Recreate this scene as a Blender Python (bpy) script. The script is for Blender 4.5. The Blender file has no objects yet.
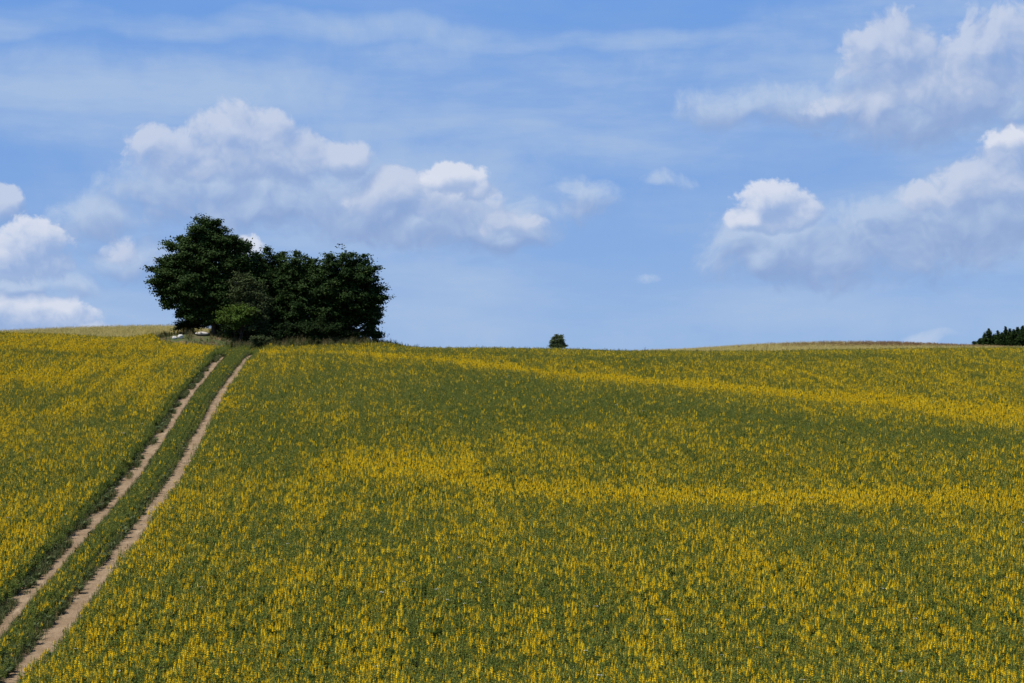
import bpy, math, random
import numpy as np
from mathutils import Vector

rng = np.random.default_rng(11)
random.seed(11)
S = bpy.context.scene
C = S.collection
R = math.radians

# ------------------------------------------------------------------ camera numbers
F = 1700.0
PITCH = R(1.5)
CP, SP = math.cos(PITCH), math.sin(PITCH)

def ray(px, py):
    u = (px - 512.0) / F
    v = (341.5 - py) / F
    return np.array([u, CP - v * SP, SP + v * CP])

def at(px, py, Y):
    d = ray(px, py)
    return d * (Y / d[1])

def proj(x, y, z):
    cz = -y * SP + z * CP
    cy = y * CP + z * SP
    return 512.0 + F * x / cy, 341.5 - F * cz / cy

# ------------------------------------------------------------------ terrain
def pchip(xs, ys):
    xs = np.array(xs, float); ys = np.array(ys, float)
    h = np.diff(xs); dl = np.diff(ys) / h
    m = np.zeros(len(xs))
    for i in range(1, len(xs) - 1):
        if dl[i - 1] * dl[i] > 0:
            w1 = 2 * h[i] + h[i - 1]; w2 = h[i] + 2 * h[i - 1]
            m[i] = (w1 + w2) / (w1 / dl[i - 1] + w2 / dl[i])
    m[0] = dl[0]; m[-1] = dl[-1]
    def f(x):
        x = np.clip(np.asarray(x, float), xs[0], xs[-1])
        i = np.clip(np.searchsorted(xs, x, 'right') - 1, 0, len(xs) - 2)
        t = (x - xs[i]) / h[i]
        return ((2 * t**3 - 3 * t**2 + 1) * ys[i] + (t**3 - 2 * t**2 + t) * h[i] * m[i]
                + (-2 * t**3 + 3 * t**2) * ys[i + 1] + (t**3 - t**2) * h[i] * m[i + 1])
    return f

base_prof = pchip(
    [-400, -60, 0, 10, 20, 28, 36, 44, 54, 63, 72, 80, 93, 103, 112, 118, 125, 135, 160, 200, 300, 600, 900, 1500, 4000],
    [-9, -3.2, -1.75, -3.0, -5.2, -6.55, -6.3, -5.42, -4.36, -3.32, -2.2, -1.2, 0.30, 1.36, 2.15, 2.53, 2.76, 2.92, 3.2, 3.9, 5.6, 10.5, 11.0, 2.0, -20])

crest_px = [-400, 0, 70, 175, 260, 400, 500, 600, 680, 760, 850, 950, 1024, 1400]
crest_py = [328, 333, 336, 344, 347.5, 349, 349, 351, 353, 352.5, 351, 349.5, 348.5, 346]

def sstep(a, b, x):
    t = np.clip((x - a) / (b - a), 0, 1)
    return t * t * (3 - 2 * t)

def wave(x, y):
    return (np.sin(x * .11 + y * .05 + 1.3) * np.sin(y * .13 - x * .03 + .4) * .10
            + np.sin(x * .31 - y * .07) * np.sin(y * .29 + 2.0) * .035)

TREE_D = 126.0
def height(x, y):
    x = np.asarray(x, float); y = np.asarray(y, float)
    z = base_prof(y)
    px = x * F / 121.0 + 512
    cr = np.interp(px, crest_px, crest_py)
    # smooth the polyline a little
    cr = (cr + np.interp(px - 40, crest_px, crest_py) + np.interp(px + 40, crest_px, crest_py)) / 3
    off = (342 - cr) / F * 121.0
    z = z + off * sstep(62, 120, y) * (1 - .75 * sstep(150, 260, y))
    z = z + wave(x, y) * sstep(20, 45, y) * (1 - sstep(105, 125, y))
    # bank under the trees
    ex = (x + 18.0) / 9.0; ey = (y - (TREE_D + .3)) / 3.3
    z = z + 1.36 * np.exp(-(ex**2)**2.6 - ey**2)
    # pale corn field rising to the left behind
    z = z + 2.75 * np.exp(-((x + 46) / np.where(x < -46, 30.0, 14.0))**2) * np.exp(-((y - 232) / 42.0)**2)
    # distant swell on the right
    z = z + 1.45 * np.exp(-((x - 60) / 20.0)**2 - ((y - 300) / 45.0)**2)
    z = z + .5 * np.exp(-((x - 42) / 13.0)**2 - ((y - 300) / 45.0)**2)
    z = z + .45 * np.exp(-((x - 88) / 22.0)**2 - ((y - 320) / 45.0)**2)
    return z

def ground_hit(px, py, up=0.0):
    d = ray(px, py); d = d / d[1]
    Y = np.arange(25, 160, .05)
    g = height(d[0] * Y, Y) + up - d[2] * Y
    k = np.argmax(g > 0)
    return d[0] * Y[k], Y[k]

# ------------------------------------------------------------------ helpers
def tag(o, label=None, cat=None, group=None, kind=None):
    if label: o['label'] = label
    if cat: o['category'] = cat
    if group: o['group'] = group
    if kind: o['kind'] = kind
    return o

def empty(name, loc):
    o = bpy.data.objects.new(name, None); C.objects.link(o)
    o.location = loc; o.empty_display_size = .3
    return o

def mesh_np(name, v, f, mats=(), mi=None, smooth=False):
    v = np.ascontiguousarray(v, dtype=np.float32); f = np.ascontiguousarray(f, dtype=np.int32)
    k = f.shape[1]
    me = bpy.data.meshes.new(name)
    me.vertices.add(len(v)); me.vertices.foreach_set('co', v.ravel())
    me.loops.add(f.size); me.loops.foreach_set('vertex_index', f.ravel())
    me.polygons.add(len(f)); me.polygons.foreach_set('loop_start', np.arange(0, f.size, k, dtype=np.int32))
    if mi is not None: me.polygons.foreach_set('material_index', np.asarray(mi, dtype=np.int32))
    if smooth: me.polygons.foreach_set('use_smooth', np.ones(len(f), dtype=bool))
    me.update(calc_edges=True); me.validate()
    for m in mats: me.materials.append(m)
    return me

def link(name, me, parent=None):
    o = bpy.data.objects.new(name, me); C.objects.link(o)
    if parent: o.parent = parent
    return o

class NT:
    """small wrapper that wires shader nodes"""
    def __init__(s, tree): s.t = tree; s.n = tree.nodes; s.l = tree.links
    def new(s, typ, **kw):
        n = s.n.new(typ)
        for k, v in kw.items(): setattr(n, k, v)
        return n
    def put(s, sock, v):
        if hasattr(v, 'is_linked') or isinstance(v, bpy.types.NodeSocket): s.l.new(v, sock)
        else: sock.default_value = v
    def math(s, op, a, b=0.0, c=0.0, clamp=False):
        n = s.new('ShaderNodeMath', operation=op, use_clamp=clamp)
        for i, v in enumerate((a, b, c)):
            if i < len(n.inputs): s.put(n.inputs[i], v)
        return n.outputs[0]
    def vec(s, op, a, b=(0, 0, 0), c=(0, 0, 0)):
        n = s.new('ShaderNodeVectorMath', operation=op)
        s.put(n.inputs[0], a)
        if op == 'SCALE': s.put(n.inputs['Scale'], b)
        else:
            s.put(n.inputs[1], b)
            if op == 'MULTIPLY_ADD': s.put(n.inputs[2], c)
        return n.outputs['Value'] if op in ('LENGTH', 'DOT_PRODUCT') else n.outputs['Vector']
    def noise(s, v, scale, detail=4, rough=.55, dist=0.0, color=False):
        n = s.new('ShaderNodeTexNoise')
        if v is not None: s.put(n.inputs['Vector'], v)
        n.inputs['Scale'].default_value = scale; n.inputs['Detail'].default_value = detail
        n.inputs['Roughness'].default_value = rough; n.inputs['Distortion'].default_value = dist
        return n.outputs['Color' if color else 'Fac']
    def noise2(s, v, scale, detail=4, rough=.55, color=False):
        n = s.new('ShaderNodeTexNoise', noise_dimensions='2D')
        s.put(n.inputs['Vector'], v)
        n.inputs['Scale'].default_value = scale; n.inputs['Detail'].default_value = detail
        n.inputs['Roughness'].default_value = rough
        return n.outputs['Color' if color else 'Fac']
    def mix(s, fac, a, b):
        n = s.new('ShaderNodeMix', data_type='RGBA')
        s.put(n.inputs[0], fac)
        for i, v in ((6, a), (7, b)):
            s.put(n.inputs[i], v if isinstance(v, bpy.types.NodeSocket) else (*v, 1.0)[:4])
        return n.outputs[2]
    def remap(s, v, a, b, c=0.0, d=1.0, smooth=True):
        n = s.new('ShaderNodeMapRange', interpolation_type='SMOOTHSTEP' if smooth else 'LINEAR')
        s.put(n.inputs[0], v)
        for i, k in enumerate((a, b, c, d)): s.put(n.inputs[i + 1], k)
        return n.outputs[0]

def new_mat(name):
    m = bpy.data.materials.new(name); m.use_nodes = True
    nt = NT(m.node_tree); nt.n.clear()
    out = nt.new('ShaderNodeOutputMaterial')
    return m, nt, out

def leaf_mat(name, c1, c2, transl=.25, rough=.6, spec=.25, nscale=.8, c3=None):
    """foliage: two greens mixed by object random and a noise, part translucent"""
    m, nt, out = new_mat(name)
    oi = nt.new('ShaderNodeObjectInfo'); tc = nt.new('ShaderNodeTexCoord')
    geo = nt.new('ShaderNodeNewGeometry')
    no = nt.noise(tc.outputs['Object'], nscale, 3)
    isl = geo.outputs['Random Per Island']
    f = nt.math('ADD', nt.math('MULTIPLY', no, .8), nt.math('MULTIPLY', nt.math('ADD', oi.outputs['Random'], isl), .35))
    f = nt.remap(f, .3, 1.1)
    col = nt.mix(f, c1, c2)
    if c3 is not None:
        col = nt.mix(nt.remap(isl, .88, .97), col, c3)
    p = nt.new('ShaderNodeBsdfPrincipled')
    nt.put(p.inputs['Base Color'], col); p.inputs['Roughness'].default_value = rough
    p.inputs['Specular IOR Level'].default_value = spec
    tr = nt.new('ShaderNodeBsdfTranslucent'); nt.put(tr.inputs['Color'], col)
    mx = nt.new('ShaderNodeMixShader'); mx.inputs[0].default_value = transl
    nt.l.new(p.outputs[0], mx.inputs[1]); nt.l.new(tr.outputs[0], mx.inputs[2])
    nt.l.new(mx.outputs[0], out.inputs['Surface'])
    return m

def plain_mat(name, c1, c2, scale=3.0, rough=.9, bump=.3, detail=6):
    m, nt, out = new_mat(name)
    tc = nt.new('ShaderNodeTexCoord')
    no = nt.noise(tc.outputs['Object'], scale, detail, .6)
    col = nt.mix(nt.remap(no, .3, .7), c1, c2)
    p = nt.new('ShaderNodeBsdfPrincipled')
    nt.put(p.inputs['Base Color'], col); p.inputs['Roughness'].default_value = rough
    p.inputs['Specular IOR Level'].default_value = .2
    if bump:
        b = nt.new('ShaderNodeBump'); b.inputs['Strength'].default_value = bump
        b.inputs['Distance'].default_value = .05
        nt.put(b.inputs['Height'], nt.noise(tc.outputs['Object'], scale * 4, 5)); nt.l.new(b.outputs[0], p.inputs['Normal'])
    nt.l.new(p.outputs[0], out.inputs['Surface'])
    return m

# ------------------------------------------------------------------ materials
M = {}
M['crop_leaf'] = leaf_mat('lupin leaf', (.076, .120, .018), (.140, .186, .034), .34, .65, .12, 2.0)
M['crop_stem'] = leaf_mat('lupin stem', (.115, .145, .022), (.20, .22, .04), .2, .6, .25, 2.0)
M['petal'] = leaf_mat('yellow petal', (.72, .45, .006), (.85, .64, .016), .30, .6, .15, 2.0)
M['bud'] = leaf_mat('greenish bud', (.42, .33, .014), (.58, .45, .022), .25, .6, .2, 2.0)
M['white_petal'] = leaf_mat('white petal', (.62, .62, .56), (.75, .75, .70), .2, .6, .2, 2.0)
M['grass'] = leaf_mat('track grass', (.050, .080, .024), (.105, .125, .040), .25, .6, .2, 1.5)
M['dry_grass'] = leaf_mat('dry grass', (.17, .125, .055), (.30, .235, .10), .25, .7, .15, 1.0)
M['olive_weed'] = leaf_mat('olive weed', (.06, .08, .02), (.13, .14, .04), .25, .65, .2, 1.0)
M['corn'] = leaf_mat('pale corn', (.34, .28, .09), (.50, .42, .17), .2, .7, .15, .6)
M['russet'] = leaf_mat('russet weed', (.14, .085, .045), (.24, .155, .08), .2, .7, .15, .6)
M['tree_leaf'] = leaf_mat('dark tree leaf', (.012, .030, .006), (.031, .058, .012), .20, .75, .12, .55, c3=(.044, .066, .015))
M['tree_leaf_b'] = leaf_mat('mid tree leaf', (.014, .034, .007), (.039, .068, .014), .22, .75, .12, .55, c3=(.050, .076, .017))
M['shrub_grey'] = leaf_mat('grey green shrub leaf', (.034, .050, .018), (.066, .084, .032), .15, .8, .08, .8)
M['shrub_light'] = leaf_mat('light green shrub leaf', (.045, .085, .012), (.11, .160, .025), .25, .7, .1, .9)
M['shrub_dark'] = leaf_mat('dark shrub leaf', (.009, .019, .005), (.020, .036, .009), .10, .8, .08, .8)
M['far_leaf'] = leaf_mat('far bush leaf', (.060, .085, .040), (.115, .145, .070), .2, .7, .1, .3)
M['needle'] = leaf_mat('pine needle', (.014, .030, .008), (.028, .050, .012), .08, .8, .08, .3)
M['bark'] = plain_mat('bark', (.030, .022, .015), (.075, .055, .038), 6, .95, .6)
M['stone'] = plain_mat('pale stone', (.42, .40, .36), (.62, .60, .55), 4, .85, .5)
M['stone_b'] = plain_mat('grey stone', (.33, .30, .26), (.52, .48, .42), 4, .85, .5)

def ground_mat():
    m, nt, out = new_mat('field soil')
    geo = nt.new('ShaderNodeNewGeometry'); P = geo.outputs['Position']
    sx = nt.new('ShaderNodeSeparateXYZ'); nt.l.new(P, sx.inputs[0])
    n1 = nt.noise(P, .6, 6, .6); n2 = nt.noise(P, 7, 6, .65)
    soil = nt.mix(nt.remap(n2, .3, .7), (.085, .062, .038), (.16, .118, .072))
    green = nt.mix(nt.remap(n2, .3, .7), (.035, .055, .018), (.075, .095, .032))
    near = nt.mix(nt.remap(n1, .38, .62), soil, green)
    # land beyond the field: pale ripening corn, with russet weeds in patches
    n3 = nt.noise(P, .05, 5, .6); n4 = nt.noise(P, 1.2, 5, .6)
    corn = nt.mix(nt.remap(n4, .3, .7), (.32, .265, .085), (.46, .385, .15))
    corn = nt.mix(nt.remap(n3, .45, .65), corn, (.27, .25, .075))
    wood = nt.mix(n4, (.05, .07, .02), (.09, .10, .03))
    far = nt.mix(nt.remap(sx.outputs['Y'], 380, 480), corn, wood)
    col = nt.mix(nt.remap(sx.outputs['Y'], 148, 156), near, far)
    p = nt.new('ShaderNodeBsdfPrincipled'); nt.put(p.inputs['Base Color'], col)
    p.inputs['Roughness'].default_value = .95; p.inputs['Specular IOR Level'].default_value = .1
    b = nt.new('ShaderNodeBump'); b.inputs['Strength'].default_value = .6; b.inputs['Distance'].default_value = .08
    nt.put(b.inputs['Height'], n2); nt.l.new(b.outputs[0], p.inputs['Normal'])
    nt.l.new(p.outputs[0], out.inputs['Surface'])
    return m

def track_mat():
    m, nt, out = new_mat('dusty track')
    geo = nt.new('ShaderNodeNewGeometry'); P = geo.outputs['Position']
    n1 = nt.noise(P, 1.3, 6, .65); n2 = nt.noise(P, 11, 6, .7); n3 = nt.noise(nt.vec('MULTIPLY', P, (1, .25, 1)), 3.2, 5, .6)
    col = nt.mix(nt.remap(n1, .3, .7), (.20, .135, .078), (.30, .218, .136))
    col = nt.mix(nt.remap(n2, .35, .75, 0, .6), col, (.13, .085, .052))
    col = nt.mix(nt.remap(n3, .55, .72, 0, .6), col, (.38, .29, .19))
    p = nt.new('ShaderNodeBsdfPrincipled'); nt.put(p.inputs['Base Color'], col)
    p.inputs['Roughness'].default_value = .95; p.inputs['Specular IOR Level'].default_value = .1
    b = nt.new('ShaderNodeBump'); b.inputs['Strength'].default_value = .8; b.inputs['Distance'].default_value = .05
    nt.put(b.inputs['Height'], nt.math('ADD', n2, n3)); nt.l.new(b.outputs[0], p.inputs['Normal'])
    nt.l.new(p.outputs[0], out.inputs['Surface'])
    return m

# ------------------------------------------------------------------ ground sheet
def graded(a, lo, hi, b, fine, grow=1.22):
    mid = list(np.arange(lo, hi + 1e-6, fine))
    up = []; st = fine; x = mid[-1]
    while x < b:
        st *= grow; x = min(x + st, b); up.append(x)
    dn = []; st = fine; x = lo
    while x > a:
        st *= grow; x = max(x - st, a); dn.append(x)
    return np.array(dn[::-1] + mid + up)

gx = graded(-2500, -80, 80, 2500, 1.0)
gy = graded(-380, -4, 150, 3900, 1.0, 1.05)
X, Y = np.meshgrid(gx, gy)
Zg = height(X, Y)
nx, ny = len(gx), len(gy)
idx = np.arange(nx * ny).reshape(ny, nx)
quads = np.stack([idx[:-1, :-1].ravel(), idx[:-1, 1:].ravel(), idx[1:, 1:].ravel(), idx[1:, :-1].ravel()], 1)
go = link('ground', mesh_np('ground', np.stack([X.ravel(), Y.ravel(), Zg.ravel()], 1), quads, [ground_mat()], smooth=True))
tag(go, 'sloping brown field soil under the yellow crop, rising to the crest', 'ground', kind='structure')

# ------------------------------------------------------------------ the track: two wheel ruts
right_px = [(24, 673), (50.5, 640.6), (74, 611), (98, 588), (113, 566), (131, 543), (146, 520), (175, 480), (178, 474), (199, 437), (213, 411.6), (230, 384), (244, 363), (251, 357)]
left_px = [(3, 620), (30, 593), (56.5, 566), (80, 539.5), (104, 511), (128, 483), (150, 448.7), (170, 423), (181.6, 405.7), (199, 384), (219, 360)]
rp = np.array([ground_hit(*p) for p in right_px]); lp = np.array([ground_hit(*p) for p in left_px])
cr = np.polyfit(rp[:, 1], rp[:, 0], 3); cl = np.polyfit(lp[:, 1], lp[:, 0], 3)
YR1 = rp[:, 1].max() + 2.5; YL1 = lp[:, 1].max() + 2.5
print('ruts', rp.round(1).tolist(), lp.round(1).tolist())
def poly_ext(c, y, lo, hi):
    yy = np.clip(y, lo, hi); d = np.polyder(c)
    return np.polyval(c, yy) + np.polyval(d, yy) * (y - yy)
def xr(y): return poly_ext(cr, y, 38, 112)
def xl(y): return poly_ext(cl, y, 42, 112)
def xt(y): return .5 * (xr(y) + xl(y))

tm = track_mat()
def rut(name, fx, y0, y1, hw, label):
    ys = np.arange(y0, y1, .2)
    c = fx(ys)
    wl = hw * (1 + .25 * np.sin(ys * 1.7) * np.sin(ys * .53 + 1) + .12 * rng.normal(size=len(ys)))
    wr = hw * (1 + .25 * np.sin(ys * 1.3 + 2) * np.sin(ys * .61) + .12 * rng.normal(size=len(ys)))
    tap = np.clip((y1 - ys) / 5.0, .15, 1) ** .7
    cols = []
    for t in (-1, -.5, 0, .5, 1):
        xx = c + np.where(t < 0, wl, wr) * t * tap
        cols.append(np.stack([xx, ys, height(xx, ys) + .022 - .01 * (1 - t * t)], 1))
    v = np.stack(cols, 1).reshape(-1, 3)
    i = np.arange(len(ys) * 5).reshape(len(ys), 5)
    q = np.stack([i[:-1, :-1].ravel(), i[:-1, 1:].ravel(), i[1:, 1:].ravel(), i[1:, :-1].ravel()], 1)
    tag(link(name, mesh_np(name, v, q, [tm], smooth=True)), label, 'track', kind='structure')
rut('wheel_track', xr, 20, YR1, .45, 'wide bare right-hand wheel rut of the farm track')
rut('wheel_track', xl, 20, YL1, .46, 'narrower grassy left-hand wheel rut of the farm track')

# ------------------------------------------------------------------ plant prototypes (meshes used by the planted fields)
def leaflet(o, d, L, W, up):
    d = d / np.linalg.norm(d); s = np.cross(d, up); s = s / (np.linalg.norm(s) + 1e-6)
    m = o + d * L * .55
    return np.array([o, m + s * W, o + d * L, m - s * W])

class PB:
    def __init__(s): s.v = []; s.m = []
    def quad(s, q, mi): s.v.append(np.asarray(q)); s.m.append(mi)
    def stem(s, a, b, r, mi):
        a = np.array(a, float); b = np.array(b, float)
        for k in range(3):
            t0, t1 = 2 * math.pi * k / 3, 2 * math.pi * (k + 1) / 3
            u = np.array([math.cos(t0), math.sin(t0), 0]); w = np.array([math.cos(t1), math.sin(t1), 0])
            s.quad([a + u * r, a + w * r, b + w * r * .6, b + u * r * .6], mi)
    def mesh(s, name, mats):
        v = np.concatenate(s.v); f = np.arange(len(v)).reshape(-1, 4)
        return mesh_np(name, v, f, mats, s.m)

CROP = [M['crop_leaf'], M['crop_stem'], M['petal'], M['bud'], M['white_petal']]
def palmate(pb, o, az, n, L, tilt, r):
    for k in range(n):
        a = az + 2 * math.pi * k / n + r.normal() * .15
        d = np.array([math.cos(a), math.sin(a), tilt + r.normal() * .15])
        pb.quad(leaflet(o, d, L * r.uniform(.8, 1.15), L * .17, np.array([0, 0, 1.0])), 0)

def spike(pb, p, L, rad, r, open_=1.0):
    nw = max(4, int(L / .03))
    for w in range(nw):
        t = w / (nw - 1)
        z = p[2] + L * t
        rr = rad * (1 - .62 * t ** 1.6)
        mi = 2 if t < open_ else 3
        for k in range(5):
            a = 2 * math.pi * (k + .5 * (w % 2)) / 5 + r.normal() * .2
            o = np.array([p[0], p[1], z])
            d = np.array([math.cos(a), math.sin(a), .35 + .5 * t])
            s = np.array([-math.sin(a), math.cos(a), 0]) * rr * .62
            e = o + d * rr * 1.25; h = np.array([0, 0, .022 * (1 - .4 * t)])
            pb.quad([o + s * .5, e - s * .2 + s, e - s + s * .2 + h, o - s * .5 + h], mi)

def crop_plant(seed, flowers, H, daisy=False):
    r = np.random.default_rng(seed); pb = PB()
    lean = r.normal(size=2) * .035
    top = np.array([lean[0], lean[1], H])
    pb.stem((0, 0, 0), top, .007, 1)
    nl = 11
    for k in range(nl):
        t = .16 + .78 * k / nl * (0.86 if flowers else 1.05)
        p = np.array([lean[0] * t, lean[1] * t, H * t])
        az = k * 2.4 + r.normal() * .3
        out = np.array([math.cos(az), math.sin(az), .7]) * r.uniform(.04, .10)
        palmate(pb, p + out, az, 7, r.uniform(.055, .085), .25 + .75 * t, r)
    if flowers > 0:
        spike(pb, top - np.array([0, 0, .08]), r.uniform(.12, .20), r.uniform(.022, .029), r, r.uniform(.8, 1.0))
        for k in range(flowers - 1):
            az = r.uniform(0, 6.28); p0 = top * .45
            p1 = p0 + np.array([math.cos(az) * r.uniform(.06, .12), math.sin(az) * r.uniform(.06, .12), H * r.uniform(.3, .5)])
            pb.stem(p0, p1, .005, 1)
            spike(pb, p1, r.uniform(.08, .14), r.uniform(.017, .023), r, r.uniform(.6, 1.0))
    else:
        # raceme gone over: upright pods, with a few last petals when fading
        for j in range(2 if flowers == 0 else 3):
            az = r.uniform(0, 6.28); q = 0 if j == 0 else r.uniform(.05, .11)
            e = top + np.array([math.cos(az) * q, math.sin(az) * q, -.06 * j + r.uniform(-.02, .04)])
            if j: pb.stem(top * .5, e, .005, 1)
            for k in range(11):
                a = r.uniform(0, 6.28); o = e + np.array([0, 0, r.uniform(-.03, .15)])
                last = flowers < 0 and k < 4
                pb.quad(leaflet(o, np.array([math.cos(a), math.sin(a), 1.5 if not last else .5]), .055 if not last else .03, .009 if not last else .013, np.array([0, 0, 1.0])), (2 if k < 2 else 3) if last else 1)
            pb.stem(e - np.array([0, 0, .05]), e + np.array([0, 0, .17]), .006, 1)
    if daisy:                                   # a stray white umbel among the lupins
        for k in range(14):
            a = r.uniform(0, 6.28); o = top + np.array([math.cos(a), math.sin(a), 0]) * r.uniform(0, .05) + np.array([0, 0, .14])
            pb.quad(leaflet(o, np.array([math.cos(a), math.sin(a), .1]), .035, .014, np.array([0, 0, 1.0])), 4)
    return pb.mesh('lupin', CROP)

def grass_tuft(seed, H, mats, n=16, spread=.10, heads=False, flower=0):
    r = np.random.default_rng(seed); pb = PB()
    for k in range(n):
        a = r.uniform(0, 6.28); o = np.array([r.normal() * spread * .5, r.normal() * spread * .5, 0])
        h = H * r.uniform(.55, 1.05); b = np.array([math.cos(a), math.sin(a), 0]) * h * r.uniform(.1, .45)
        s = np.array([-math.sin(a), math.cos(a), 0]) * r.uniform(.004, .008) * (H / .4) ** .5
        m = o + b * .35 + np.array([0, 0, h * .6]); e = o + b + np.array([0, 0, h])
        pb.quad([o - s, o + s, m + s * .8, m - s * .8], 0)
        pb.quad([m - s * .8, m + s * .8, e + s * .1, e - s * .1], 0)
        if heads and r.random() < .5:
            pb.quad([e - s * 1.5, e + s * 1.5, e + s * .5 + b * .1 + np.array([0, 0, h * .16]), e - s * .5 + b * .1 + np.array([0, 0, h * .16])], len(mats) - 1)
    return pb.mesh('grass', mats)

def leafy_weed(seed, H, mats, n=60, w=.22):
    r = np.random.default_rng(seed); pb = PB()
    for j in range(4):
        a = r.uniform(0, 6.28); q = r.uniform(0, w)
        top = np.array([math.cos(a) * q, math.sin(a) * q, H * r.uniform(.7, 1)])
        pb.stem((0, 0, 0), top, .008, 0)
        for k in range(n // 4):
            t = r.uniform(.15, 1); az = r.uniform(0, 6.28)
            pb.quad(leaflet(top * t, np.array([math.cos(az), math.sin(az), r.uniform(-.1, .9)]), r.uniform(.08, .16), r.uniform(.018, .035), np.array([0, 0, 1.0])), 0)
    return pb.mesh('weed', mats)

def scatter(name, protos, pts, pid, rot, scl, label, cat):
    """ONE ground-cover object: a cloud of points, geometry nodes put a plant on each"""
    me = bpy.data.meshes.new(name)
    me.vertices.add(len(pts)); me.vertices.foreach_set('co', np.ascontiguousarray(pts, dtype=np.float32).ravel())
    for nm, typ, data, key in (('pid', 'INT', pid.astype(np.int32), 'value'),
                               ('scl', 'FLOAT', scl.astype(np.float32), 'value')):
        a = me.attributes.new(nm, typ, 'POINT'); a.data.foreach_set(key, np.ascontiguousarray(data))
    a = me.attributes.new('rot', 'FLOAT_VECTOR', 'POINT'); a.data.foreach_set('vector', np.ascontiguousarray(rot, dtype=np.float32).ravel())
    o = link(name, me)
    col = bpy.data.collections.new(name + ' plants')
    for i, pm in enumerate(protos):
        po = bpy.data.objects.new('%s plant %02d' % (name, i), pm); col.objects.link(po)
    ng = bpy.data.node_groups.new(name, 'GeometryNodeTree')
    ng.interface.new_socket('Geometry', in_out='INPUT', socket_type='NodeSocketGeometry')
    ng.interface.new_socket('Geometry', in_out='OUTPUT', socket_type='NodeSocketGeometry')
    N = ng.nodes; L = ng.links
    gi = N.new('NodeGroupInput'); gout = N.new('NodeGroupOutput')
    m2p = N.new('GeometryNodeMeshToPoints')
    iop = N.new('GeometryNodeInstanceOnPoints')
    ci = N.new('GeometryNodeCollectionInfo'); ci.inputs['Collection'].default_value = col
    ci.inputs['Separate Children'].default_value = True; ci.inputs['Reset Children'].default_value = True
    iop.inputs['Pick Instance'].default_value = True
    def attr(nm, t):
        n = N.new('GeometryNodeInputNamedAttribute'); n.data_type = t; n.inputs['Name'].default_value = nm
        return n.outputs['Attribute']
    L.new(gi.outputs[0], m2p.inputs['Mesh']); L.new(m2p.outputs[0], iop.inputs['Points'])
    L.new(ci.outputs[0], iop.inputs['Instance'])
    L.new(attr('pid', 'INT'), iop.inputs['Instance Index'])
    L.new(attr('rot', 'FLOAT_VECTOR'), iop.inputs['Rotation'])
    L.new(attr('scl', 'FLOAT'), iop.inputs['Scale'])
    L.new(iop.outputs[0], gout.inputs[0])
    md = o.modifiers.new('plants', 'NODES'); md.node_group = ng
    tag(o, label, cat, kind='stuff')
    return o

# ---- value noise for planting
_perm = rng.random((256, 256))
def vnoise(x, y):
    xi = np.floor(x).astype(int); yi = np.floor(y).astype(int)
    fx = x - xi; fy = y - yi; fx = fx * fx * (3 - 2 * fx); fy = fy * fy * (3 - 2 * fy)
    g = lambda a, b: _perm[a & 255, b & 255]
    return (g(xi, yi) * (1 - fx) + g(xi + 1, yi) * fx) * (1 - fy) + (g(xi, yi + 1) * (1 - fx) + g(xi + 1, yi + 1) * fx) * fy
def fbm(x, y, o=4):
    s = 0; a = .5
    for k in range(o):
        s = s + a * vnoise(x * 2**k + 17 * k, y * 2**k + 31 * k); a *= .5
    return s / (1 - .5**o)

# ---- where the crop is in flower. Bands and patches are drawn as (photo x, photo y) only to read off
# where on the slope they lie; each is stored as a stroke in field coordinates.
def stroke(val, x, y, pts, w, v, k=1.0):
    """pull the bloom towards v within w metres (across, measured along depth) of a polyline on the ground"""
    g = np.array([ground_hit(*p, up=.38) for p in pts])
    o = np.argsort(g[:, 0]); g = g[o]
    yy = np.interp(x, g[:, 0], g[:, 1])
    ends = sstep(g[0, 0] - 3, g[0, 0] + 1, x) * (1 - sstep(g[-1, 0] - 1, g[-1, 0] + 3, x))
    wob = (fbm(x * .12 + 5, y * .12, 3) - .5) * .9 * w
    a = np.exp(-((y - yy + wob) / w)**2) * ends * k
    return val * (1 - a) + v * a
def patch(val, x, y, px, py, rx, ry, v, k=1.0):
    cx, cy = ground_hit(px, py, .38)
    cx1, _ = ground_hit(px + rx, py, .38)
    _, cy1 = ground_hit(px, py - ry, .38)
    ax = abs(cx1 - cx); ay = abs(cy1 - cy)
    w = (fbm(x * .15 + 9, y * .15 + px * .1, 3) - .5) * 1.2
    a = np.exp(-np.maximum(((x - cx) / ax)**2 + ((y - cy) / ay)**2 + w, 0)**1.3) * k
    return val * (1 - a) + v * a

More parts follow.
